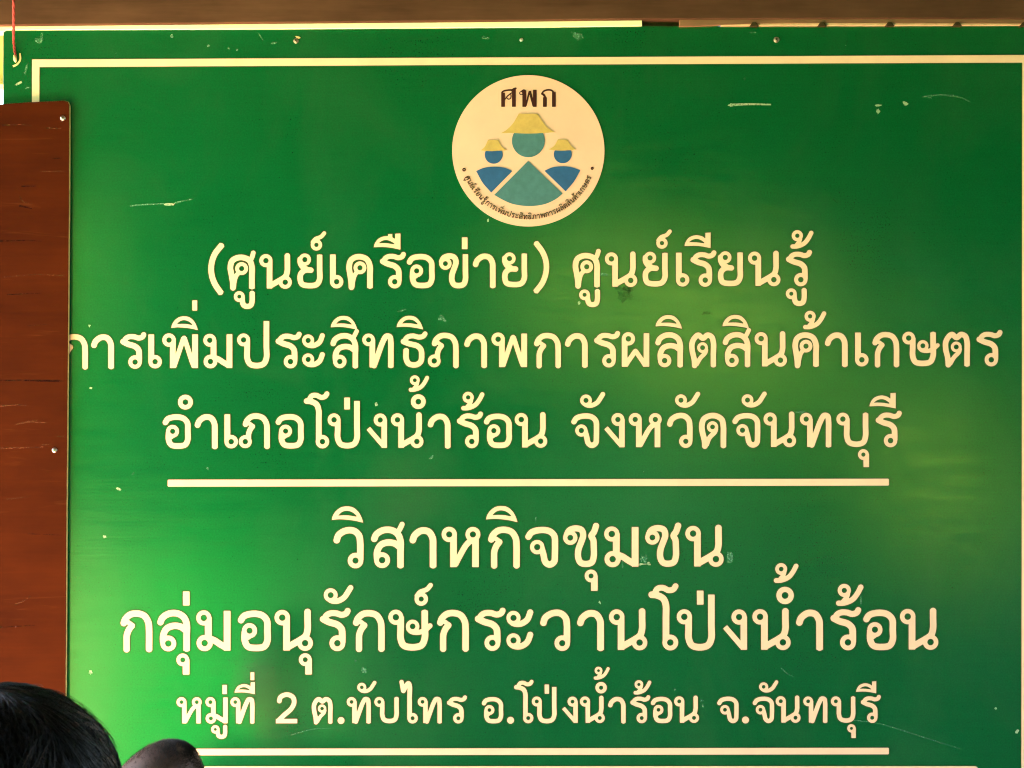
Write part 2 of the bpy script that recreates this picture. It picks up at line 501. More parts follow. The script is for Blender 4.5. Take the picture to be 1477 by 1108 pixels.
glyph('พ', 709, 500, 242, ('o', 758, 300, 49, 18), ('s', [(785, 296), (785, 500)], 43), ('s', [(792, 492), (806, 450, 'c'), (863, 282)], 37), ('s', [(866, 282), (920, 450, 'c'), (936, 492)], 37), ('o', 864.5, 285, 17.5, 0), ('s', [(943, 258), (943, 500)], 44))
glyph('ม', 1000, 500, 242, ('o', 1047, 302, 47, 18), ('s', [(1074, 296), (1074, 440)], 44), ('o', 1052, 453, 50, 18), ('s', [(1076, 426), (1110, 437), (1145, 460), (1184, 482)], 42), ('s', [(1187, 258), (1187, 500)], 44))
glyph('ป', 1240, 500, 242, ('o', 1286, 300, 47, 18), ('s', [(1312, 294), (1312, 370), (1312, 430), (1332, 471), (1380, 483), (1428, 470), (1448, 430), (1448, 350), (1448, 165)], 43))
glyph('ะ', 323, 497, 242, ('o', 367, 302, 44, 17), ('s', [(345, 318), (368, 335), (408, 338), (448, 314), (471, 259)], 39), ('o', 367, 437, 44, 17), ('s', [(345, 453), (368, 470), (408, 473), (448, 449), (471, 393)], 39))
glyph('ล', 120, 487, 242, ('s', [(138, 320), (152, 288), (192, 263), (242, 262), (280, 285), (297, 325), (297, 400), (297, 487)], 42), ('s', [(290, 362), (262, 342), (220, 336), (178, 352), (157, 392), (157, 440)], 42), ('o', 187, 442, 49, 18))
glyph('ส', 598, 487, 242, ('s', [(616, 320), (630, 288), (670, 263), (720, 262), (758, 285), (775, 325), (775, 400), (775, 487)], 42), ('s', [(768, 362), (740, 342), (698, 336), (656, 352), (635, 392), (635, 440)], 42), ('o', 665, 442, 49, 18), ('s', [(752, 284), (772, 254), (787, 222)], 34))
glyph('ท', 750, 497, 242, ('o', 795, 299, 46, 17), ('s', [(822, 294), (822, 497)], 43), ('s', [(832, 490), (850, 440), (900, 305), (922, 273), (946, 278), (953, 315), (953, 400), (953, 497)], 42))
glyph('ธ', 1015, 497, 242, ('s', [(1187, 254), (1172, 274), (1140, 281), (1100, 272), (1066, 277), (1048, 292), (1039, 314)], 38), ('s', [(1024, 309), (1070, 327), (1130, 343), (1155, 368), (1161, 410), (1155, 452), (1130, 474), (1100, 478), (1068, 468), (1051, 435), (1051, 364)], 42))
def beak(dx, dy):
    q = lambda *pts: [(x + dx, y + dy) for x, y in pts]
    return [('s', q((598, 327), (610, 296), (640, 270), (680, 264), (722, 277), (747, 315), (752, 360), (752, 420), (752, 490)), 42),
            ('s', q((588, 322), (622, 316), (655, 338)), 30), ]
glyph('ก', 585, 490, 243, *beak(0, 0), ('s', [(652, 333), (630, 362), (618, 395), (617, 430), (617, 490)], 41))
glyph('ภ', 1215, 497, 242, *beak(664, 5), ('s', [(1316, 338), (1296, 366), (1285, 400), (1286, 450)], 40), ('o', 1262, 450, 47, 18))
glyph('ผ', 1213, 489, 242, ('o', 1262, 289, 49, 18), ('s', [(1235, 285), (1235, 489)], 43), ('s', [(1240, 482), (1256, 455, 'c'), (1312, 374)], 37), ('s', [(1312, 374), (1368, 455, 'c'), (1384, 482)], 37), ('o', 1312, 375, 18, 0), ('s', [(1390, 247), (1390, 489)], 43))
glyph('ต', 362, 487, 243, ('s', [(404, 487), (400, 430), (386, 370), (385, 318), (405, 278), (430, 261, ), (463, 284), (494, 261), (524, 273), (537, 312), (537, 400), (537, 487)], 42), ('o', 460, 350, 40, 16), ('s', [(486, 362), (478, 388), (444, 424), (414, 476)], 34))
glyph('ด', 1180, 540, 280, ('s', [(1232, 540), (1228, 480), (1212, 420), (1206, 365), (1222, 310), (1270, 283), (1325, 284), (1370, 314), (1383, 370), (1383, 450), (1383, 540)], 50), ('o', 1294, 373, 48, 18), ('s', [(1322, 385), (1312, 415), (1268, 462), (1244, 525)], 42))
glyph('ษ', 645, 486, 243, ('o', 692, 285, 47, 18), ('s', [(721, 280), (721, 350), (721, 415), (740, 455), (794, 466), (846, 454), (866, 412), (866, 340), (866, 243)], 43), ('o', 793, 340, 42, 16), ('s', [(766, 352), (785, 371), (825, 377), (868, 362), (904, 331)], 33))
glyph('จ', 130, 540, 281, ('s', [(142, 334), (168, 298), (228, 281), (292, 289), (326, 322), (331, 380), (330, 450), (325, 502), (294, 522), (264, 504), (250, 450), (234, 396)], 48), ('o', 207, 400, 52, 20))
glyph('ง', 398, 540, 281, ('o', 514, 310, 55, 20), ('s', [(547, 304), (547, 540)], 49), ('s', [(415, 377), (538, 520)], 42))
glyph('ห', 605, 540, 281, ('o', 662, 310, 55, 20), ('s', [(692, 304), (692, 540)], 50), ('s', [(702, 525), (730, 470), (790, 372), (832, 345)], 44), ('o', 827, 310, 54, 20), ('s', [(845, 335), (845, 540)], 50))
glyph('ว', 917, 540, 281, ('s', [(940, 356), (956, 312), (1005, 282), (1060, 282), (1097, 315), (1106, 370), (1106, 430), (1106, 490)], 49), ('o', 1073, 490, 56, 20))
glyph('ั', 207, 540, 281, ('o', 257, 153, 50, 19), ('s', [(236, 172), (262, 191), (305, 194), (350, 170), (378, 130), (399, 97)], 42))
glyph('้', 805, 523, 241, ('o', 846, 168, 41, 14), ('s', [(868, 186), (858, 212), (838, 236)], 32), ('s', [(806, 244), (846, 243), (895, 222), (926, 184), (948, 141)], 35))
glyph('ํ', 180, 527, 242, ('o', 235, 200, 54, 19))
glyph('โ', 1068, 527, 242, ('s', [(1222, 139), (1206, 162), (1178, 168), (1145, 153), (1112, 158), (1090, 195)], 38), ('s', [(1071, 194), (1105, 197), (1145, 217), (1161, 255), (1162, 330), (1162, 480)], 43), ('o', 1188, 481, 49, 18))
glyph('ไ', 400, 390, 200, ('s', [(416, 66), (424, 110), (430, 146)], 34), ('s', [(428, 150), (452, 104), (470, 84), (479, 100), (479, 200), (479, 350)], 37), ('o', 502, 352, 41, 15))
glyph('ุ', 435, 503, 267, ('o', 480, 562, 44, 15), ('s', [(502, 556), (502, 662)], 47))
glyph('ช', 255, 484, 287, ('o', 308, 275, 53, 19), ('s', [(280, 262), (300, 224), (345, 208), (388, 220), (400, 258), (386, 305), (366, 360), (364, 415), (382, 452), (420, 462), (460, 450), (475, 410), (475, 340), (472, 292), (458, 262), (476, 235), (494, 182)], 48))
glyph('บ', 908, 520, 273, ('o', 961, 297, 53, 20), ('s', [(993, 290), (993, 370), (993, 435), (1012, 482), (1068, 498), (1124, 482), (1142, 435), (1142, 350), (1142, 250)], 48))
glyph('2', 815, 388, 197, ('s', [(842, 226), (852, 190), (900, 170), (945, 190), (955, 230), (934, 276), (880, 325), (838, 366)], 36), ('s', [(816, 371), (979, 371)], 35))
glyph('.', 1302, 388, 197, ('o', 1328, 367, 27, 0))

def contours(F, level):
    """closed loops of F = level (grid coordinates, inside F < level kept on one side)"""
    A = F - level
    A[np.abs(A) < 1e-9] = 1e-9
    ins = A < 0
    h, w = A.shape
    code = ins[:-1, :-1] * 1 + ins[:-1, 1:] * 2 + ins[1:, 1:] * 4 + ins[1:, :-1] * 8
    ys, xs = np.nonzero((code > 0) & (code < 15))
    T = {1: [(3, 0)], 2: [(0, 1)], 3: [(3, 1)], 4: [(1, 2)], 5: [(3, 2), (1, 0)], 6: [(0, 2)], 7: [(3, 2)],
         8: [(2, 3)], 9: [(2, 0)], 10: [(0, 3), (2, 1)], 11: [(2, 1)], 12: [(1, 3)], 13: [(1, 0)], 14: [(0, 3)]}
    nxt = {}
    def key(e, y, x):
        return {0: ('h', y, x), 1: ('v', y, x + 1), 2: ('h', y + 1, x), 3: ('v', y, x)}[e]
    for y, x in zip(ys.tolist(), xs.tolist()):
        for a, b in T[int(code[y, x])]:
            nxt[key(a, y, x)] = key(b, y, x)
    def pos(kk):
        t, y, x = kk
        if t == 'h':
            a, b = A[y, x], A[y, x + 1]; return (x + a / (a - b), y)
        a, b = A[y, x], A[y + 1, x]; return (x, y + a / (a - b))
    loops = []
    while nxt:
        s, c = nxt.popitem()
        lp = [pos(s)]
        while c != s and c in nxt:
            lp.append(pos(c)); c = nxt.pop(c)
        if len(lp) > 5: loops.append(np.array(lp))
    return loops

def thin(P, tol):
    """Douglas-Peucker on a closed loop"""
    n = len(P)
    j = int(np.argmax(((P - P[0]) ** 2).sum(1)))
    keep = {0, j}
    st = [(0, j), (j, n)]
    Q = np.vstack([P, P[:1]])
    while st:
        a, b = st.pop()
        if b - a < 2: continue
        ab = Q[b] - Q[a]; L = math.hypot(*ab)
        seg = Q[a + 1:b] - Q[a]
        d = np.abs(seg[:, 0] * ab[1] - seg[:, 1] * ab[0]) / L if L > 1e-9 else np.hypot(seg[:, 0], seg[:, 1])
        m = int(np.argmax(d))
        if d[m] > tol:
            keep.add(a + 1 + m); st += [(a, a + 1 + m), (a + 1 + m, b)]
    return P[sorted(k_ for k_ in keep if k_ < n)]

def inside(p, P):
    x, y = P[:, 0], P[:, 1]; x2, y2 = np.roll(x, -1), np.roll(y, -1)
    c = (y > p[1]) != (y2 > p[1])
    with np.errstate(divide='ignore', invalid='ignore'):
        xi = x + (p[1] - y) / (y2 - y) * (x2 - x)
    return bool(np.sum(c & (p[0] < xi)) % 2)

def area(P):
    return 0.5 * np.sum(P[:, 0] * np.roll(P[:, 1], -1) - np.roll(P[:, 0], -1) * P[:, 1])

class Field:
    """union of letters over a rectangle of photograph pixels"""
    def __init__(self, x0, y0, x1, y1, res):
        self.x0, self.y0, self.res = x0, y0, res
        self.w, self.h = int((x1 - x0) / res) + 2, int((y1 - y0) / res) + 2
        self.F = np.full((self.h, self.w), 20.0)
    def put(self, ch, X, Y, H, weight=0.0, ang=0.0):
        """letter with its left edge / baseline at pixel (X, Y), height H, turned by ang"""
        prims, (ax, bx, ay, by) = G[ch]
        ca, sa = math.cos(ang), math.sin(ang)
        cs = [(X + H * (u * ca + v_ * sa), Y + H * (u * sa - v_ * ca)) for u in (ax - .12, bx + .12) for v_ in (ay - .12, by + .12)]
        i0 = max(0, int((min(c[0] for c in cs) - self.x0) / self.res)); i1 = min(self.w, int((max(c[0] for c in cs) - self.x0) / self.res) + 2)
        j0 = max(0, int((min(c[1] for c in cs) - self.y0) / self.res)); j1 = min(self.h, int((max(c[1] for c in cs) - self.y0) / self.res) + 2)
        gx, gy = np.meshgrid(np.arange(i0, i1) * self.res + self.x0, np.arange(j0, j1) * self.res + self.y0)
        dx, dy = (gx - X) / H, (gy - Y) / H
        U = dx * ca + dy * sa; V_ = dx * sa - dy * ca
        d = np.full(U.shape, 1e9)
        for p in prims:
            if p[0] == 's': q = sd_stroke(U, V_, p[1], p[2], 0.022)
            elif p[0] == 'o':
                r = np.hypot(U - p[1], V_ - p[2]); q = r - p[3]
                if p[4] > 0: q = np.maximum(q, p[4] - r)
            else: q = sd_poly(U, V_, p[1])
            d = np.minimum(d, q)
        # ring holes stay open where a stem passes beside them
        for p in prims:
            if p[0] == 'o' and p[4] > 0:
                r = np.hypot(U - p[1], V_ - p[2]); d = np.maximum(d, p[4] - r)
        sub = self.F[j0:j1, i0:i1]
        np.minimum(sub, (d - weight) * H, out=sub)
    def sheet(self, level, Yf, Yb, V, Fc, MI, mi, tol=0.1):
        loops = [thin(l * self.res + np.array([self.x0, self.y0]), tol) for l in contours(self.F.copy(), level)]
        loops = [l for l in loops if len(l) >= 3 and abs(area(l)) > 0.3]
        if not loops: return
        big = max(loops, key=lambda l: abs(area(l)))
        sg = math.copysign(1, area(big))
        outer = [l for l in loops if area(l) * sg > 0]; holes = [l for l in loops if area(l) * sg < 0]
        owner = {i: [] for i in range(len(outer))}
        for hl in holes:
            c = [i for i, ol in enumerate(outer) if inside(hl[0], ol)]
            if c: owner[min(c, key=lambda i: abs(area(outer[i])))].append(hl)
        for i, ol in enumerate(outer):
            polys = [ol] + owner[i]
            b0 = len(V)
            flat = [p for l in polys for p in l]
            n = len(flat)
            V += [at(p[0], p[1], 0) + Vector((0, Yf, 0)) for p in flat]
            V += [at(p[0], p[1], 0) + Vector((0, Yb, 0)) for p in flat]
            for t in tessellate_polygon([[Vector((p[0], p[1], 0)) for p in l] for l in polys]):
                a, b, c = (flat[q] for q in t)
                if (b[0] - a[0]) * (c[1] - a[1]) - (b[1] - a[1]) * (c[0] - a[0]) > 0: t = (t[0], t[2], t[1])
                # image y runs down: this order faces the camera
                Fc.append(tuple(b0 + q for q in t)); MI.append(mi)
            s0 = b0
            for l in polys:
                m = len(l)
                for q in range(m):
                    Fc.append((s0 + q, s0 + (q + 1) % m, s0 + (q + 1) % m + n, s0 + q + n)); MI.append(mi)
                s0 += m

# ------------------------------------------------------------------ the sign
SIGN = thing("signboard", at(738, 1260), "large green glossy sign with cream Thai lettering and a round farmer emblem", "sign")
panel = [(4.5, 46), (9, 43.5), (400, 42), (780, 39.5), (925, 37.8), (1477, 36.5), (1545, 36), (1545, 1260), (0, 1260), (3, 640)]
child("panel", prism(pxpoly(panel), 0.0, 0.010, 0.0012), M_GREEN, SIGN)

def strip(pts, mat, name, y0=-0.0022, label=None):
    return child(name, prism(pxpoly(pts), y0, -0.0004, 0), mat, SIGN, label)

bx0 = 46.5
frame = Field(30, 70, 1500, 1200, 1.0)
def polyline_px(F, pts, hw):
    X, Y_ = np.meshgrid(np.arange(F.w) * F.res + F.x0, np.arange(F.h) * F.res + F.y0)
    P = np.array(pts, float)
    np.minimum(F.F, sd_poly(X, Y_, [P]), out=F.F)
polyline_px(frame, [(46.5, 86), (760, 83), (1490, 79.5), (1490, 1190), (1473, 1190), (1474.5, 90.5), (760, 93.5), (57, 97), (54, 1190), (43, 1190)], 0)
def field_part(F, name, mats, rim=1.0, parent=SIGN, label=None, yl=-0.0011, yr=-0.0006, level=0.0):
    V, Fc, MI = [], [], []
    if rim:
        F.sheet(level + rim, yr, -0.0003, V, Fc, MI, 1)
    F.sheet(level, yl, -0.0003 if not rim else yr + 0.0001, V, Fc, MI, 0)
    me = mesh(V, Fc, mi=MI)
    return child(name, me, mats, parent, label)
field_part(frame, "border_line", [M_CREAM, M_RIM])

def rectf(name, x0, y0a, x1, y0b, h, label, rr=1.5):
    F = Field(min(x0, x1) - 8, min(y0a, y0b) - 8, max(x0, x1) + 8, max(y0a, y0b) + h + 8, 0.7)
    X, Y_ = np.meshgrid(np.arange(F.w) * F.res + F.x0, np.arange(F.h) * F.res + F.y0)
    P = np.array([(x0 + rr, y0a + rr), (x1 - rr, y0b + rr), (x1 - rr, y0b + h - rr), (x0 + rr, y0a + h - rr)], float)
    F.F = np.minimum(F.F, sd_poly(X, Y_, [P]) - rr)
    return field_part(F, name, [M_CREAM, M_RIM], label=label)
rectf("divider_line", 242, 692, 1282, 690.5, 10, "cream rule under the three upper text lines")
rectf("divider_line", 243, 1080, 1282, 1078.5, 9.5, "cream rule under the lowest text line")
rectf("divider_line", 243, 1105.5, 1412, 1105, 16, "cream rule cut off by the bottom of the photo", 7)

def text_line(items, H, base, weight=-0.007, label=None, cuts=()):
    """one part for each word; cuts = pixel columns of the gaps between words"""
    ed = [-1e9] + [c for c, _ in cuts] + [1e9]
    labs = [label] + [l for _, l in cuts]
    for a, b, l in zip(ed[:-1], ed[1:], labs):
        word([i for i in items if a <= i[1] < b], H, base, weight, l)

def word(items, H, base, weight, label):
    """items: (letter, left edge px[, rise in heights, scale]); base = (x, y, slope)"""
    xs = [i[1] for i in items]
    by = lambda x: base[1] + (x - base[0]) * base[2]
    F = Field(min(xs) - 8, base[1] - 2.4 * H, max(xs) + 1.3 * H, base[1] + 0.9 * H, 0.7)
    for it in items:
        ch, x = it[0], it[1]
        up = it[2] if len(it) > 2 else 0
        k_ = it[3] if len(it) > 3 else 1
        g = G[ch][1]
        F.put(ch, x - g[0] * H * k_, by(x) - up * H, H * k_, weight)
    return field_part(F, "lettering", [M_CREAM, M_RIM], 1.2, label=label)

text_line([('(', 300.2), ('ศ', 328), ('ู', 337.1), ('น', 373.9), ('ย', 428.7), ('์', 447.2), ('เ', 475.7), ('ค', 499.2), ('ร', 546.3), ('ื', 538.8),
           ('อ', 585.8), ('ข', 632.4), ('่', 665.9), ('า', 681.3), ('ย', 723.8), (')', 767.6), ('ศ', 825.6), ('ู', 835), ('น', 872.1), ('ย', 926.5), ('์', 945.5),
           ('เ', 974.6), ('ร', 994.1), ('ี', 986.6), ('ย', 1035), ('น', 1078.5), ('ร', 1131.9), ('ู', 1133.1), ('้', 1138.2)], 49.2, (350, 416.7, -0.0052),
          label="bracketed cream Thai word on the uppermost text line", cuts=[(810, "unbracketed cream Thai word on the uppermost text line")])
text_line([('ก', 86.7), ('า', 131), ('ร', 171.9), ('เ', 213.9), ('พ', 234), ('ิ', 246.8), ('่', 277.3, 0.72, 0.86), ('ม', 293.1), ('ป', 341.9), ('ร', 396), ('ะ', 435.6),
           ('ส', 476), ('ิ', 476.6), ('ท', 522.3), ('ธ', 576.2), ('ิ', 571.7), ('ภ', 616.8), ('า', 668.9), ('พ', 708.5), ('ก', 768.8), ('า', 814.1), ('ร', 855.2), ('ผ', 896.4),
           ('ล', 944.4), ('ิ', 945), ('ต', 993.5), ('ส', 1041.5), ('ิ', 1041.5), ('น', 1088), ('ค', 1142.4), ('้', 1156.6), ('า', 1189), ('เ', 1233), ('ก', 1256.7), ('ษ', 1301), ('ต', 1359.3), ('ร', 1406.6)],
          49.2, (200, 531.4, -0.0027), label="second line of cream Thai lettering, running behind the red board")
text_line([('อ', 233.8), ('ํ', 256.6), ('า', 280.3), ('เ', 323.6), ('ภ', 344.3), ('อ', 396.7), ('โ', 436.9), ('ป', 472.3), ('่', 496.3), ('ง', 527.4), ('น', 563.6), ('้', 588, 0.68, 0.88), ('ํ', 592.4), ('า', 616.2),
           ('ร', 657.4), ('้', 663.5), ('อ', 697), ('น', 742.1), ('จ', 822.9), ('ั', 836.4), ('ง', 870.1), ('ห', 906.5), ('ว', 961.4), ('ั', 973.4), ('ด', 1007.7), ('จ', 1055.2), ('ั', 1069.3), ('น', 1100.9),
           ('ท', 1153.3), ('บ', 1206), ('ุ', 1237.1), ('ร', 1261.2), ('ี', 1253.3)], 49.4, (300, 646.8, -0.0021), label="left cream Thai word just above the long rule", cuts=[(805, "right cream Thai word just above the long rule")])
text_line([('ว', 480.2), ('ิ', 478.1), ('ส', 534.4), ('า', 589.8), ('ห', 636.6), ('ก', 702.2), ('ิ', 700.6), ('จ', 756.4), ('ช', 811.8), ('ุ', 842.9), ('ม', 871.1), ('ช', 930.2), ('น', 988.1)],
          58.2, (500, 818.9, -0.0028), label="short large line of cream Thai lettering below the long rule")
text_line([('ก', 172.3), ('ล', 226.1), ('ุ', 254.2), ('่', 263.6), ('ม', 282.8), ('อ', 342), ('น', 395.7), ('ุ', 430.8), ('ร', 459.4), ('ั', 466.7), ('ก', 507.4), ('ษ', 559.8), ('์', 596.7), ('ก', 628.7), ('ร', 682.9), ('ะ', 730.1),
           ('ว', 778.3), ('า', 831.4), ('น', 878), ('โ', 933.5), ('ป', 975.7), ('่', 1004.7), ('ง', 1041.1), ('น', 1084.7), ('้', 1114.2, 0.68, 0.90), ('ํ', 1119.3), ('า', 1147.2), ('ร', 1195.7), ('้', 1203.8), ('อ', 1243.8), ('น', 1297.6)],
          58.2, (200, 939.0, -0.0016), label="long large line of cream Thai lettering, second from the bottom")
text_line([('ห', 254.6), ('ม', 296.3), ('ู', 304.5), ('่', 320.9), ('ท', 332.3), ('ี', 338.2), ('่', 361.3, 0.69, 0.86), ('2', 394.5), ('ต', 449.5), ('.', 486.8), ('ท', 500), ('ั', 515.2), ('บ', 539.8), ('ไ', 575.8), ('ท', 602.4), ('ร', 643.5),
           ('อ', 694.3), ('.', 731.3), ('โ', 740.4), ('ป', 766.9), ('่', 785.4), ('ง', 809.7), ('น', 836.3), ('้', 855.2, 0.68, 0.90), ('ํ', 858.6), ('า', 876.6), ('ร', 907.9), ('้', 912.5), ('อ', 938.1), ('น', 972.2),
           ('จ', 1033.7), ('.', 1070.1), ('จ', 1084.9), ('ั', 1094.7), ('น', 1118.6), ('ท', 1158.4), ('บ', 1198.2), ('ุ', 1221.8), ('ร', 1240.3), ('ี', 1234.3)], 37.6, (260, 1043.5, -0.0013), -0.004,
          label="first small cream Thai word on the lowest line",
          cuts=[(385, "cream numeral 2 on the lowest line"), (435, "small cream Thai word after the numeral 2"), (685, "longest small cream Thai word on the lowest line"), (1020, "last small cream Thai word on the lowest line")])

# ---- emblem
EZ = 4.522
ez = lambda x, y: (640 + x / EZ, 95 + y / EZ)
cx, cy, R_ = 762.0, 217.8, 109.8
circ = [(cx + R_ * math.cos(a), cy + R_ * 0.993 * math.sin(a)) for a in np.linspace(0, 2 * math.pi, 121)[:-1]]
EMB = child("emblem", prism(pxpoly([(x, y) for x, y in circ]), -0.0022, -0.0004), M_DISC, SIGN, "round cream emblem with three hatted farmers")
def emb(name, pts, mat, label=None, y=-0.0034, smooth=True):
    P = [ez(p[0], p[1]) + tuple(p[2:]) for p in pts]
    if smooth:
        P = P + [P[0]]
        P = [tuple(q) for q in catmull(P)[:-1]]
    return child(name, prism(pxpoly(P), y, -0.0019), mat, EMB, label)
def cut_circle(x, y, r, top):
    a0 = math.asin((top - y) / r)
    return [(x + r * math.cos(a), y + r * math.sin(a)) for a in np.linspace(a0, math.pi - a0, 40)]
def c_(*pts): return [p + ('c',) for p in pts]
emb("farmer_head", cut_circle(552, 491, 107, 441), M_TEAL, "teal round head of the middle farmer", smooth=False)
emb("farmer_hat", c_((490, 314), (611, 315)) + [(640, 360), (682, 410), (722, 434, 'c'), (690, 437), (650, 440), (550, 444), (440, 440), (375, 441, 'c'), (410, 420), (450, 380), (490, 314, 'c')], M_HAT, "large straw hat of the middle farmer", -0.0040)
emb("farmer_body", c_((550, 622), (775, 835)) + [(735, 868), (660, 903), (555, 916), (450, 902), (380, 872), (330, 843, 'c'), (550, 622, 'c')], M_TEAL, "teal pointed body of the middle farmer")
emb("farmer_head", cut_circle(326, 582, 58, 556), M_BLUE, "blue head of the left farmer", smooth=False)
emb("farmer_hat", c_((290, 484), (356, 486)) + [(375, 525), (412, 553, 'c'), (375, 553), (325, 558), (275, 557), (243, 553, 'c'), (268, 530), (290, 484, 'c')], M_HAT, "small straw hat of the left farmer", -0.0040)
emb("farmer_body", [(212, 688, 'c'), (260, 668), (330, 660), (400, 668), (447, 688, 'c'), (310, 828, 'c'), (255, 765), (212, 688, 'c')], M_BLUE, "blue shoulders of the left farmer")
emb("farmer_head", cut_circle(776, 579, 58, 553), M_BLUE, "blue head of the right farmer", smooth=False)
emb("farmer_hat", c_((745, 482), (806, 484)) + [(830, 522), (862, 548, 'c'), (830, 551), (775, 555), (720, 553), (685, 548, 'c'), (720, 525), (745, 482, 'c')], M_HAT, "small straw hat of the right farmer", -0.0040)
emb("farmer_body", [(657, 686, 'c'), (710, 664), (780, 657), (840, 665), (890, 683, 'c'), (850, 755), (795, 820, 'c'), (657, 686, 'c')], M_BLUE, "blue shoulders of the right farmer")

# dark title on the emblem, thick stems and hairlines
glyph('ศ_title', 366, 380, 212, ('s', [(389, 380), (389, 205)], 46), ('s', [(372, 206), (392, 188), (440, 176), (500, 172)], 20), ('s', [(522, 380), (522, 165)], 46), ('s', [(492, 186), (520, 160), (550, 152)], 22),
      ('s', [(404, 300), (440, 250), (498, 205)], 14), ('s', [(428, 268), (455, 286), (478, 278), (487, 255), (484, 228)], 12))
glyph('พ_title', 588, 380, 212, ('o', 611, 212, 24, 14), ('s', [(612, 192), (640, 172), (660, 178)], 14), ('s', [(650, 176), (650, 380)], 47), ('s', [(668, 370), (713, 185)], 20), ('s', [(716, 185), (766, 370)], 30), ('s', [(779, 170), (779, 380)], 44))
glyph('ก_title', 858, 380, 212, ('s', [(903, 380), (903, 262)], 46), ('s', [(905, 268), (895, 240), (862, 216)], 26), ('s', [(864, 220), (885, 190), (935, 172), (985, 178), (1012, 205)], 20), ('s', [(1013, 380), (1013, 200)], 46))
F = Field(715, 118, 812, 162, 0.35)
HZ = 212 / 8.524
for ch, zx in (('ศ_title', 366), ('พ_title', 588), ('ก_title', 858)):
    F.put(ch, 680 + zx / 8.524, 110 + 380 / 8.524, HZ)
field_part(F, "emblem_title", [M_INK], 0, EMB, "dark brown Thai title at the top of the emblem", -0.0030)

# small lettering round the lower rim
ring = "ศูนย์เรียนรู้การเพิ่มประสิทธิภาพการผลิตสินค้าเกษตร"
MARK = set("่้ิีืูุั์ํ")
Hr, rad = 6.3, 99.0
gap = 0.13
adv = [(G[c][1][1] - G[c][1][0] + gap) if c not in MARK else 0 for c in ring]
a_start, a_end = math.radians(157.5), math.radians(22.0)
Hr = (a_start - a_end) * rad / sum(adv)
F = Field(640, 230, 885, 330, 0.3)
pos_ = a_start
lastw = 0
for c, a in zip(ring, adv):
    g = G[c][1]
    if c in MARK:                              # sits over or under the letter before, to its right
        th = pos_ + (gap + (g[1] - g[0])) * Hr / rad - 0.0
        up = 0.45 if (c in "่้" and prev in "ิีืํั") else 0
    else:
        th = pos_; up = 0
    r_ = rad
    X, Y_ = cx + r_ * math.cos(th), cy + r_ * math.sin(th)
    tang = th - math.pi / 2                    # letters' tops point at the centre
    X -= (g[0]) * Hr * math.cos(tang); Y_ -= (g[0]) * Hr * math.sin(tang)
    X += up * Hr * -math.cos(th); Y_ += up * Hr * -math.sin(th)
    F.put(c, X, Y_, Hr, -0.012, tang)
    if c not in MARK:
        pos_ -= a * Hr / rad
    prev = c
X, Y_ = np.meshgrid(np.arange(F.w) * F.res + F.x0, np.arange(F.h) * F.res + F.y0)
for (ex, ey, ro, ri) in ((133, 679, 2.6, 1.1), (968, 670, 2.2, 0.5)):
    p = ez(ex, ey); r = np.hypot(X - p[0], Y_ - p[1])
    F.F = np.minimum(F.F, np.maximum(r - ro, ri - r))
field_part(F, "rim_lettering", [M_INK], 0, EMB, "tiny brown Thai lettering curving round the emblem's lower rim", -0.0034)

# ---- screws in the sign's upper edge
def screw(px, py, Y, r, mat, parent, rim=None, label=None, slot=True):
    c = at(px, py, Y)
    bm = bmesh.new()
    prof = [(0.0, -0.55), (0.45, -0.5), (0.8, -0.3), (1.0, 0.0), (1.0, 0.25)]
    N = 20
    rows = []
    for (a, h) in prof:
        if a == 0: rows.append([bm.verts.new((c.x, c.y + h * r, c.z))]); continue
        rows.append([bm.verts.new((c.x + a * r * math.cos(t), c.y + h * r, c.z + a * r * math.sin(t))) for t in [2 * math.pi * i / N for i in range(N)]])
    for i in range(N):
        bm.faces.new((rows[0][0], rows[1][i], rows[1][(i + 1) % N]))
    for q in range(1, len(rows) - 1):
        for i in range(N):
            bm.faces.new((rows[q][i], rows[q + 1][i], rows[q + 1][(i + 1) % N], rows[q][(i + 1) % N]))
    bmesh.ops.recalc_face_normals(bm, faces=bm.faces)
    if slot:                                    # cross recess painted on: two flat dark bars stand for its shade
        for ang in (0.5, 0.5 + math.pi / 2):
            u = Vector((math.cos(ang), 0, math.sin(ang))) * r * 0.55; w = Vector((-math.sin(ang), 0, math.cos(ang))) * r * 0.10
            q = Vector((c.x, c.y - r * (0.565 if ang < 1 else 0.58), c.z))
            f = bm.faces.new([bm.verts.new(q + a * u + b * w) for a, b in ((-1, -1), (1, -1), (1, 1), (-1, 1))]); f.material_index = 1
    me = bpy.data.meshes.new("screw"); bm.to_mesh(me); bm.free()
    return child("screw", me, [mat, M_DARK], parent, label)
screw(427, 59, -0.001, 0.0062, M_OLDSCREW, SIGN, label="dull screw in a chipped hole")
screw(752, 57.5, -0.001, 0.0042, M_SCREW, SIGN, label="small bright screw above the emblem", slot=False)
screw(1120, 57.5, -0.001, 0.0068, M_OLDSCREW, SIGN, label="dull dark-rimmed screw")

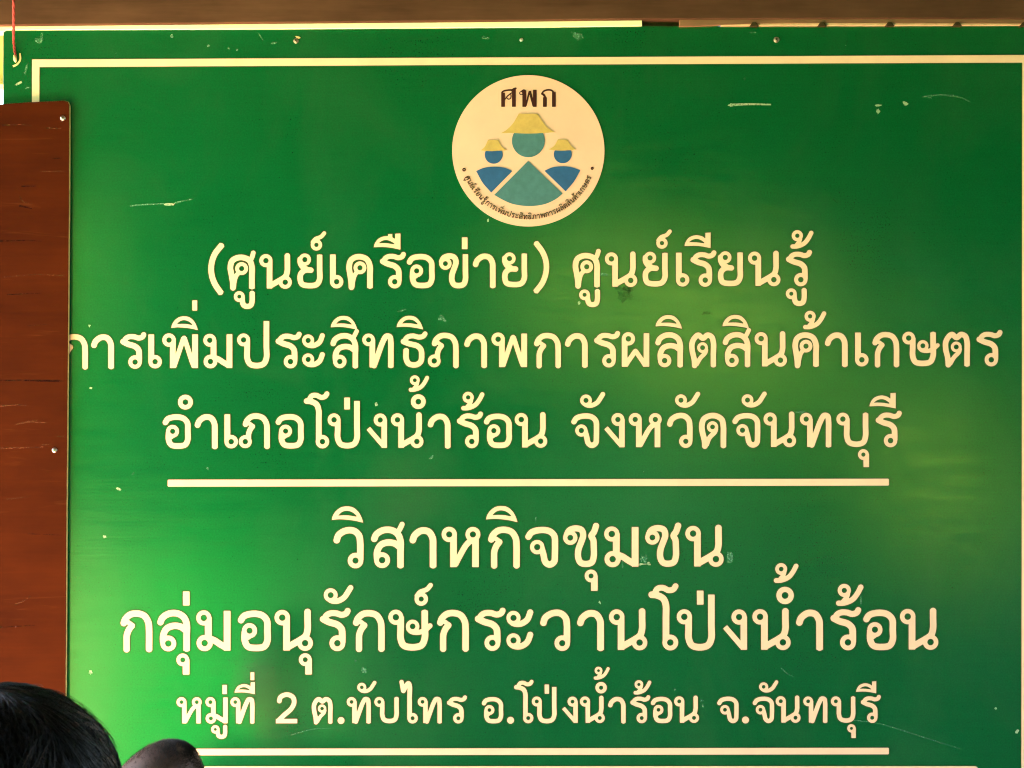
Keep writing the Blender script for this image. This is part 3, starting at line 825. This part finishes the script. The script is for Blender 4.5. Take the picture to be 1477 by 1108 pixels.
# ---- scuffs, chips and scratches on the sheet
def blob_mesh(items, y):
    V, Fc = [], []
    for (pts) in items:
        i = len(V)
        V += [at(p[0], p[1], 0) + Vector((0, y, 0)) for p in pts]
        Fc.append(tuple(range(i, i + len(pts))))
    me = mesh(V, Fc)
    bm = bmesh.new(); bm.from_mesh(me)
    for f in bm.faces:
        if f.normal.y > 0: f.normal_flip()
    bm.to_mesh(me); bm.free()
    return me
def blot(x, y, a, b, ang=0, n=11, jag=0.35, seed=0):
    r = random.Random(seed + int(x * 7 + y * 13))
    ca, sa = math.cos(ang), math.sin(ang)
    out = []
    for i in range(n):
        t = 2 * math.pi * i / n; q = 1 + r.uniform(-jag, jag)
        u, v_ = a * q * math.cos(t), b * q * math.sin(t)
        out.append((x + u * ca - v_ * sa, y + u * sa + v_ * ca))
    return out
def streak(pts, w0, w1):
    P = catmull(pts); n = len(P); L, R = [], []
    for i in range(n):
        t = P[min(i + 1, n - 1)] - P[max(i - 1, 0)]; t = t / (np.linalg.norm(t) + 1e-9)
        w = (w0 + (w1 - w0) * i / (n - 1)) / 2
        L.append((P[i][0] - t[1] * w, P[i][1] + t[0] * w)); R.append((P[i][0] + t[1] * w, P[i][1] - t[0] * w))
    return L + R[::-1]
pale = [blot(1054, 152, 3.6, 2.2, 0.1), streak([(1056, 151.5), (1080, 150.5), (1112, 151)], 3.6, 2.0), blot(1267, 152, 4.6, 1.6, -.1), blot(1266.5, 160.5, 2.6, 4.2), blot(1306, 150, 4, 3.0, .4),
        blot(246, 295, 7, 2.6, -0.1, 14, 0.5), blot(171, 705.5, 4.6, 1.8, 0.3), blot(151, 774, 2.4, 2), blot(131, 560, 2.0, 1.6),
        blot(543, 583.5, 2.0, 2.6), blot(835, 437, 1.6, 2.6), blot(26, 121, 5.5, 2.2, -0.5), blot(129, 470, 1.5, 2.0), blot(131, 970, 2.6, 2.6), blot(752, 1084, 1.6, 3), blot(1436, 1022, 1.8, 1.8),
        blot(925, 814, 8, 1.6, -0.1, 14, 0.6), blot(936, 813, 3, 2.2, 0.2), blot(1467, 1055, 2, 3.5, .5), blot(865, 869, 1.4, 2.4, -.6), blot(704, 318, 1.2, 2.6)]
faint = [streak([(188, 297), (214, 295), (236, 294)], 2.4, 2.0), streak([(252, 293), (278, 287)], 2.6, 1.2), blot(525, 967, 4.2, 3.6, .3, 12, .4), streak([(1228, 1038.5), (1265, 1043), (1300, 1053), (1340, 1066), (1385, 1080)], 1.5, 0.8), streak([(1330, 140), (1355, 137), (1385, 141), (1399, 147)], 2.4, 1.4), blot(1341, 141.5, 3, 1.2), blot(1372, 138, 9, 2, 0.1, 14, .5),
         blot(58, 58, 6, 4, 0, 12, .5), blot(60, 52, 2, 4), streak([(165, 84), (168, 76)], 1.2, .7), blot(248, 53, 2.4, 3, .3), streak([(373, 49), (380, 58)], 1.8, 1), blot(395, 62, 4, 2), blot(300, 66, 2, 2), blot(330, 70, 2, 2), blot(342, 72, 2, 1.6),
         streak([(1217, 74), (1222, 60)], 1.2, 1), blot(832, 52, 8, 4, .3, 14, .6), blot(700, 55, 6, 3, .4, 14, .6), blot(1074, 113, 1.5, 3), blot(1085, 47, 5, 1), streak([(1126, 963), (1136, 972), (1144, 976)], 1.8, .8),
         blot(637, 459, 7, 3.4, .5, 14, .6), blot(1155, 594, 6, 2), blot(871, 396, 5, 3, 0, 12, .4), blot(192, 683, 3, 1.2, -.7), streak([(810, 872), (816, 866)], 2, 1), blot(928, 806, 5, 5, 0, 14, .6), blot(1052, 804, 4, 8, 0, 12, .4),
         blot(1242, 864, 1.6, 6, 0, 12, .4), blot(898, 815, 1.4, 5), streak([(420, 1060), (450, 1052), (480, 1050)], 1.0, .5), blot(38, 100, 1.6, 7, .25), blot(40, 127, 3, 2), blot(622, 660, 4, 2, -.5), blot(929, 681, 1.3, 1.3),
         blot(1012, 1010, 3, 1.4), blot(1014, 1019, 1.4, 2.6), blot(973, 994, 1.6, 2.2, -.7), blot(821, 1023, 3, 2.4), blot(580, 448, 5, 1.2, -.3), blot(773, 748, 1.0, 4), blot(300, 676, 1.6, 1.8), blot(330, 952, 1, 1), blot(513, 953, 1.4, 2.2, -.5)]
dark_ = [blot(902, 424, 10, 11, 0.3, 16, 0.35), blot(905, 416, 9, 4, .2, 14, .4), blot(1019, 452, 8, 2, -.15, 12, .4), blot(892, 416, 6, 3)]
for q in pale: child("scuff_mark", blob_mesh([q], -0.0006), M_SCUFF, SIGN)
for q in faint: child("scratch", blob_mesh([q], -0.0009), M_SCUFF2, SIGN)
for q in dark_: child("smudge", blob_mesh([q], -0.0005), M_SMUDGE, SIGN)
chips = [streak([(29, 77), (29.5, 86), (25, 93), (19, 96)], 2.2, 3), blot(430, 54.5, 4, 1.4, .3)]
for q in chips: child("chip", blob_mesh([q], -0.0012), M_CHIP, SIGN)

# ------------------------------------------------------------------ red cord
def tube(pts, r, n=8, name="tube"):
    V, Fc = [], []
    P = [Vector(p) for p in pts]
    for i, p in enumerate(P):
        t = (P[min(i + 1, len(P) - 1)] - P[max(i - 1, 0)]).normalized()
        a = t.orthogonal().normalized() if i == 0 else (a - t * a.dot(t)).normalized()
        b = t.cross(a)
        rr = r[i] if isinstance(r, (list, tuple)) else r
        for k_ in range(n):
            q = 2 * math.pi * k_ / n
            V.append(p + (a * math.cos(q) + b * math.sin(q)) * rr)
    for i in range(len(P) - 1):
        for k_ in range(n):
            Fc.append((i * n + k_, i * n + (k_ + 1) % n, (i + 1) * n + (k_ + 1) % n, (i + 1) * n + k_))
    Fc.append(tuple(range(n))[::-1]); Fc.append(tuple(range((len(P) - 1) * n, len(P) * n)))
    return mesh(V, Fc, True)
CORD = thing("cord", at(22, 86, -0.004), "thin red cord tied through the hole at the sign's upper left corner", "cord")
cp = [at(19.0, -60, -0.10), at(19.2, -20, -0.085), at(19.6, 5, -0.075), at(19.8, 25, -0.055), at(19.6, 40, -0.035), at(19.6, 58, -0.014), at(20.6, 70, -0.007), at(22.2, 80, -0.005), at(22.8, 86, 0.004)]
cp2 = [Vector(q) for q in np.column_stack([np.interp(np.linspace(0, 8, 60), range(9), [p[i] for p in cp]) for i in range(3)])]
for s_ in (0, math.pi):
    tw = [p + Vector((math.cos(i * 0.8 + s_), math.sin(i * 0.8 + s_), 0)) * 0.0013 for i, p in enumerate(cp2)]
    child("strand", tube(tw, [0.0024] * 34 + [0.0020] * 26, 8), M_STRING, CORD)
child("frayed_end", tube([at(21, 80, -0.005), at(21.8, 84, -0.007), at(22.2, 88, -0.006), at(22.6, 90, -0.002)], [0.003, 0.0044, 0.0036, 0.001], 8), M_STRINGEND, CORD, "pale frayed end in the hole")

# ------------------------------------------------------------------ beam, batten, post behind and above
YB = -0.022
beam = [(-160, -140), (1640, -140), (1640, 27), (1300, 26), (960, 27), (925, 27), (700, 29.5), (400, 32), (200, 34), (0, 36), (-160, 37)]
bm_ = prism(pxpoly(beam, YB), YB, YB + 0.05, 0.002)
o = link("beam", bm_, M_BEAM); o["label"] = "dusty dark brown timber beam running across above the sign"; o["category"] = "beam"
# cream strip showing between the beam and the sign
o = link("fascia_board", prism(pxpoly([(-60, 10), (926, 2), (926, 37.2), (780, 39), (400, 41.5), (8, 43), (4, 45.5), (-60, 46)], -0.006), -0.006, 0.03, 0.001), M_WALLCREAM)
o["label"] = "cream painted board showing as a strip between beam and sign"; o["category"] = "board"
o = link("block", prism(pxpoly([(924, 14), (984, 14), (985, 60), (924, 60)], 0.012), 0.012, 0.05, 0.003), M_DARK)
o["label"] = "short dark wooden block between the cream strip and the raw batten"; o["category"] = "block"
bat = [(980, 27), (1010, 26), (1060, 23.5), (1180, 23), (1320, 24), (1640, 24), (1640, 34.5), (1440, 33.8), (1300, 33.6), (1180, 33.4), (1095, 34), (1050, 35.5), (1000, 37.5), (980, 37.8)]
BAT = thing("batten", at(1300, 34, -0.012), "raw light brown wooden batten along the right half of the sign's upper edge", "batten")
child("rail", prism(pxpoly(bat, -0.012), -0.012, -0.0005, 0.0012), M_BATTEN, BAT)
child("pale_edge", prism(pxpoly([(1040, 30), (1640, 30), (1640, 36), (1040, 37)], -0.0095), -0.0095, -0.0004, 0.0006), M_PALEEDGE, BAT, "thin cream edge under the batten")  # paler strip along the batten's lower edge
for x in (1088, 1186, 1283.5, 1381, 1478):
    child("peg", prism(pxpoly([(x - 6.5, 37.5), (x - 4, 34), (x - 2.5, 32), (x + 2.5, 32), (x + 4.5, 34.5), (x + 6.5, 37.5)], -0.014), -0.0145, -0.0003, 0.0006), M_DARK, BAT)
o = link("post", prism(pxpoly([(-60, 20), (6, 20), (6, 122), (-60, 118)], 0.06), 0.06, 0.13, 0.002), M_POST)
o["label"] = "tan wooden post end peeping out behind the sign's left edge"; o["category"] = "post"

# ------------------------------------------------------------------ red-brown board at the left
YR = -0.0155
rb = [(-420, 160), (-150, 156), (0, 150.5), (40, 147.5), (92, 145.2), (98, 146.5), (100.2, 152), (99.6, 300), (98.0, 520), (96.0, 760), (94.8, 1000), (94.4, 1180), (-420, 1180)]
BOARD = thing("wooden_board", at(-100, 1180, YR), "red brown wood grained board standing in front of the sign's left side", "board")
me = prism(pxpoly(rb, YR), YR, YR + 0.010, 0.0014)
for p in me.polygons:
    if abs(p.normal.y) < 0.8 and (p.normal.x > 0.5 or p.normal.z > 0.4): p.material_index = 1
child("panel", me, [M_RED, M_REDEDGE], BOARD)
M_BSCR = speckle("pale_wood_scratch", (0.22, 0.08, 0.035), 120, 0.5)
M_BCRK = speckle("dark_wood_crack", (0.012, 0.002, 0.0006), 120, 0.8)
def on_board(pts, w0, w1, m):
    me_ = blob_mesh([[( (738.5 + (p[0] - 738.5) * (D + YR) / D), (554 + (p[1] - 554) * (D + YR) / D)) for p in streak(pts, w0, w1)]], YR - 0.0004)
    child("scratch", me_, m, BOARD)
for pts, a, b in (([(3, 181), (25, 180), (46, 181)], 1.2, .8), ([(66, 184.5), (78, 185), (88, 185.5)], 2.2, 1.4), ([(58, 247), (80, 247.5), (97, 247)], 1.4, .8), ([(24, 612), (42, 609), (66, 610)], 2.2, 1.2), ([(38, 608), (55, 606)], 1.2, .8),
                  ([(0, 646.5), (30, 646), (62, 645)], 1.4, 1.0), ([(0, 586), (22, 584), (38, 585)], 2.0, 1.2), ([(82, 630), (97, 629)], 1.4, 1.0), ([(60, 642), (72, 641)], 1.2, 1.2), ([(28, 283), (34, 291), (46, 294)], 1.4, 1.0), ([(10, 720), (40, 717)], 1.2, .6),
                  ([(22, 872), (36, 866), (44, 860)], 2.0, 1.2), ([(5, 400), (50, 396), (95, 398)], 1.0, .6), ([(40, 470), (70, 468)], 1.2, .6)):
    on_board(pts, a, b, M_BSCR)
for pts, a, b in (([(0, 549), (40, 549), (86, 550)], 1.6, 3.0), ([(30, 269), (52, 268.5)], 2.2, 1.2), ([(0, 348), (40, 347), (60, 348)], 1.8, 1.0), ([(74, 229), (90, 228)], 2, 1.2), ([(10, 425), (60, 423)], 1.4, .8), ([(40, 770), (90, 772)], 1.6, .8), ([(0, 905), (50, 902)], 1.8, .8), ([(28, 297), (46, 301)], 2.6, 1.4)):
    on_board(pts, a, b, M_BCRK)
screw(90.5, 170.5, YR - 0.001, 0.0062, M_SCREW, BOARD, label="bright screw in the board's top corner")
screw(78.5, 649.5, YR - 0.001, 0.0062, M_SCREW, BOARD, label="bright screw halfway down the board")

# ------------------------------------------------------------------ people
def skin(name, base, gloss):
    k = NT(name)
    v = k.coords()
    f = k.noise(v, 26, 6, 0.6); g = k.noise(v, 420, 3, 0.6)
    c = k.ramp(f, [(0.3, [q * 0.72 for q in base]), (0.7, [q * 1.2 for q in base])])
    c = k.mix(0.35, c, k.ramp(g, [(0.35, [q * 0.6 for q in base]), (0.65, [q * 1.25 for q in base])]))
    k.l(c, k.b.inputs["Base Color"])
    k.b.inputs["Roughness"].default_value = gloss
    k.bump(g, 0.25, 0.0008)
    return k.m
M_SKIN = skin("brown_skin", (0.17, 0.085, 0.055), 0.45)
M_SCALP = skin("shaved_scalp", (0.070, 0.030, 0.020), 0.6)
M_SHIRT = paint("navy_shirt", (0.008, 0.014, 0.022), 0.2, 0.85, 0.2)
M_SHIRT2 = paint("dark_green_shirt", (0.006, 0.04, 0.016), 0.2, 0.85, 0.2)
M_TROUS = paint("dark_trousers", (0.03, 0.028, 0.03), 0.2, 0.85, 0.2)
k = NT("black_hair")
k.b.inputs["Base Color"].default_value = (0.0035, 0.003, 0.003, 1)
k.b.inputs["Roughness"].default_value = 0.42
k.b.inputs["Specular IOR Level"].default_value = 0.22
M_HAIR = k.m
M_STUB = paint("brown_stubble", (0.020, 0.012, 0.009), 0.3, 0.6, 0.3, 40)

def figure(name, head, hw, hd, hh, yaw, tilt, label, mats, zfloor=0.10):
    """one continuous body: head (with face and ears), neck, torso, arms and legs, standing on the floor; head = skull centre"""
    c = Vector(head)
    rot = Matrix.Rotation(yaw, 4, 'Z') @ Matrix.Rotation(tilt, 4, 'Y')
    # skeleton
    sh = c + Vector((0, 0, -0.30)); hip = Vector((c.x, c.y, max(zfloor + 0.42, c.z - 0.80)))
    side = Vector((math.cos(yaw), math.sin(yaw), 0)); fwd = Vector((-math.sin(yaw), math.cos(yaw), 0))
    fl = zfloor + 0.05
    knee_z = zfloor + (hip.z - zfloor) * 0.52
    bend = max(0.0, 0.45 - (hip.z - zfloor) * 0.5)
    N = {'hip': (hip, .125), 'waist': (hip.lerp(sh, .4), .125), 'chest': (hip.lerp(sh, .78), .14), 'neckb': (sh + Vector((0, 0, .05)), .07), 'neck': (c + Vector((0, 0, -hh * .75)), .056)}
    E = [('hip', 'waist'), ('waist', 'chest'), ('chest', 'neckb'), ('neckb', 'neck')]
    for s_, q in ((-1, 'l'), (1, 'r')):
        N['sh' + q] = (sh + side * s_ * .165, .062); N['el' + q] = (sh + side * s_ * .215 + Vector((0, 0, -.28)), .044)
        N['wr' + q] = (sh + side * s_ * .20 + fwd * .07 + Vector((0, 0, -.52)), .032); N['ha' + q] = (sh + side * s_ * .195 + fwd * .09 + Vector((0, 0, -.60)), .036)
        N['th' + q] = (hip + side * s_ * .095 + Vector((0, 0, -.06)), .092)
        N['kn' + q] = (Vector((hip.x, hip.y, knee_z)) + side * s_ * .10 + fwd * bend, .060)
        N['an' + q] = (Vector((hip.x, hip.y, fl + .05)) + side * s_ * .10, .042); N['to' + q] = (Vector((hip.x, hip.y, fl - .005)) + side * s_ * .11 + fwd * .16, .034)
        E += [('chest', 'sh' + q), ('sh' + q, 'el' + q), ('el' + q, 'wr' + q), ('wr' + q, 'ha' + q), ('hip', 'th' + q), ('th' + q, 'kn' + q), ('kn' + q, 'an' + q), ('an' + q, 'to' + q)]
    # surface by distance field on blended capsules would be slow: loft each bone, then fuse with a voxel remesh
    bm = bmesh.new()
    def ball(M4, u=24, v_=16):
        bmesh.ops.create_uvsphere(bm, u_segments=u, v_segments=v_, radius=1.0, matrix=M4)
    for a, b in E:
        (pa, ra), (pb, rb_) = N[a], N[b]
        d = pb - pa
        M4 = Matrix.Translation((pa + pb) / 2) @ d.to_track_quat('Z', 'Y').to_matrix().to_4x4()
        bmesh.ops.create_cone(bm, cap_ends=True, segments=20, radius1=ra, radius2=rb_, depth=d.length, matrix=M4)
        for p, r in ((pa, ra), (pb, rb_)):
            ball(Matrix.Translation(p) @ Matrix.Scale(r, 4), 16, 10)
    H4 = Matrix.Translation(c) @ rot
    ball(H4 @ Matrix.Diagonal((hw, hd, hh, 1)), 40, 28)                                              # skull
    ball(H4 @ Matrix.Translation((0, hd * .34, -hh * .75)) @ Matrix.Diagonal((hw * .72, hd * .62, hh * .62, 1)))  # jaw
    ball(H4 @ Matrix.Translation((0, hd * 1.02, -hh * .42)) @ Matrix.Diagonal((.013, .020, .026, 1)), 12, 8)      # nose
    for s_ in (-1, 1):
        ball(H4 @ Matrix.Translation((s_ * hw * 1.0, -.005, -hh * .40)) @ Matrix.Diagonal((.010, .020, .032, 1)), 12, 8)
        ball(H4 @ Matrix.Translation((s_ * hw * .42, hd * .90, -hh * .22)) @ Matrix.Diagonal((.018, .012, .010, 1)), 12, 8)
    me = bpy.data.meshes.new("body"); bm.to_mesh(me); bm.free()
    tmp = bpy.data.objects.new("tmp", me); COL.objects.link(tmp)
    m = tmp.modifiers.new("fuse", 'REMESH'); m.mode = 'VOXEL'; m.voxel_size = 0.0075
    m2 = tmp.modifiers.new("soft", 'SMOOTH'); m2.factor = 0.5; m2.iterations = 6
    dg = bpy.context.evaluated_depsgraph_get()
    body = bpy.data.meshes.new_from_object(tmp.evaluated_get(dg))
    bpy.data.objects.remove(tmp)
    body.polygons.foreach_set("use_smooth", [True] * len(body.polygons))
    neck_z = sh.z + 0.075
    for p in body.polygons:
        q = p.center
        hand = (q.z < sh.z - .50 and (q - Vector((hip.x, hip.y, q.z))).dot(side) ** 2 > .03 and q.z > hip.z - .12)
        p.material_index = 3 if q.z > c.z - hh * .15 else (0 if q.z > neck_z or hand else (1 if q.z > hip.z - .03 else 2))
    body.transform(Matrix.Translation(-Vector((c.x, c.y, zfloor))))
    o = bpy.data.objects.new(name, body)
    o.location = (c.x, c.y, zfloor)
    for mm in mats: body.materials.append(mm)
    COL.objects.link(o)
    o["label"] = label; o["category"] = "person"
    return o, H4

# nearer person, black hair
Y1 = -D + 1.03
c1 = at(-20, 1155, Y1)
hair_a, hair_b = 202 * S * (1.03 / D), 164 * S * (1.03 / D)
P1, H1 = figure("person", c1, hair_a - 0.014, hair_a + 0.004, hair_b - 0.006, 0.25, 0.0,
                "person with a full head of black hair at the bottom left corner", [M_SKIN, M_SHIRT, M_TROUS, M_SKIN])
def hair_mesh():
    V, Fc = [], []
    r = np.random.default_rng(11)
    A, B, Cc = hair_a - 0.008, hair_a + 0.010, hair_b - 0.001
    # scalp layer
    nu, nv = 72, 26
    for j in range(nv + 1):
        ph = (j / nv) * 1.95
        for i in range(nu):
            t = 2 * math.pi * i / nu
            wob = 1 + 0.010 * mnoise.noise(Vector((math.cos(t) * 4, math.sin(t) * 4, ph * 4)))
            V.append(H1 @ Vector((A * wob * math.sin(ph) * math.cos(t), B * wob * math.sin(ph) * math.sin(t) - 0.004, Cc * wob * math.cos(ph))))
    for j in range(nv):
        for i in range(nu):
            Fc.append((j * nu + i, (j + 1) * nu + i, (j + 1) * nu + (i + 1) % nu, j * nu + (i + 1) % nu))
    # combed locks falling from the crown
    def strand(t0, ph0, L, lift, rad, fly=0.0):
        pts = []
        sw = r.normal(0, 0.25)
        lift = lift + 0.026 * max(0.0, mnoise.noise(Vector((math.cos(t0) * 2.6, math.sin(t0) * 2.6, ph0 * 2.5))))
        for q in range(9):
            f = q / 8
            ph = ph0 + L * f
            t = t0 + sw * f + 0.10 * math.sin(3 * f + t0 * 5)
            k_ = 1 + lift * (0.25 + 0.75 * math.sin(math.pi * min(1, f * 1.15))) + fly * f * f
            pts.append(H1 @ Vector((A * k_ * math.sin(ph) * math.cos(t), B * k_ * math.sin(ph) * math.sin(t) - 0.004, Cc * k_ * math.cos(ph))))
        me_ = tube(pts, [rad * (1 - 0.8 * (i / 8) ** 2) for i in range(9)], 3)
        b0 = len(V)
        V.extend([v_.co.copy() for v_ in me_.vertices])
        Fc.extend([tuple(b0 + i for i in p.vertices) for p in me_.polygons])
        bpy.data.meshes.remove(me_)
    for _ in range(4200):
        strand(r.uniform(0, 2 * math.pi), abs(r.normal(0, 0.7)), r.uniform(0.5, 1.0), r.uniform(0.0, 0.022), r.uniform(0.0003, 0.0007))
    for _ in range(110):
        strand(r.uniform(-0.9, 0.9) - 0.25, r.uniform(0.3, 0.9), r.uniform(0.3, 0.6), r.uniform(0.015, 0.05), 0.00020, r.uniform(0, 0.08))
    return mesh(V, Fc, True)
child("hair", hair_mesh(), M_HAIR, P1, "short black hair with loose strands")

# farther person, shaved head
Y2 = -0.72
r2 = (D + Y2) / D
c2 = at(215, 1166, Y2)
P2, H2 = figure("person", c2, 68 * S * r2, 0.100, 105 * S * r2, 0.0, 0.524,
                "person with brown close-cropped head just in front of the sign's lower left", [M_SKIN, M_SHIRT2, M_TROUS, M_SCALP])
def stubble():
    r = np.random.default_rng(5)
    V, Fc = [], []
    A, B, Cc = 68 * S * r2, 0.100, 105 * S * r2
    for _ in range(15000):
        ph = abs(r.normal(0, 0.62)); t = r.uniform(0, 2 * math.pi)
        if ph > 1.45: continue
        if mnoise.noise(Vector((math.cos(t) * math.sin(ph) * 3, math.sin(t) * math.sin(ph) * 3, 1.7))) > 0.18 and r.random() < 0.8: continue
        n_ = Vector((math.sin(ph) * math.cos(t), math.sin(ph) * math.sin(t), math.cos(ph)))
        p = Vector((A * n_.x, B * n_.y, Cc * n_.z)) * 0.985
        d = (n_ + Vector(r.normal(0, 0.5, 3))).normalized() * r.uniform(0.003, 0.0065)
        w = n_.orthogonal().normalized() * 0.0004; w2 = n_.cross(w).normalized() * 0.0004
        i = len(V)
        V += [H2 @ (p + w), H2 @ (p - w * .5 + w2), H2 @ (p - w * .5 - w2), H2 @ (p + d)]
        Fc += [(i, i + 1, i + 3), (i + 1, i + 2, i + 3), (i + 2, i, i + 3)]
    return mesh(V, Fc)
child("hair", stubble(), M_STUB, P2, "thin close-cropped brown hair")
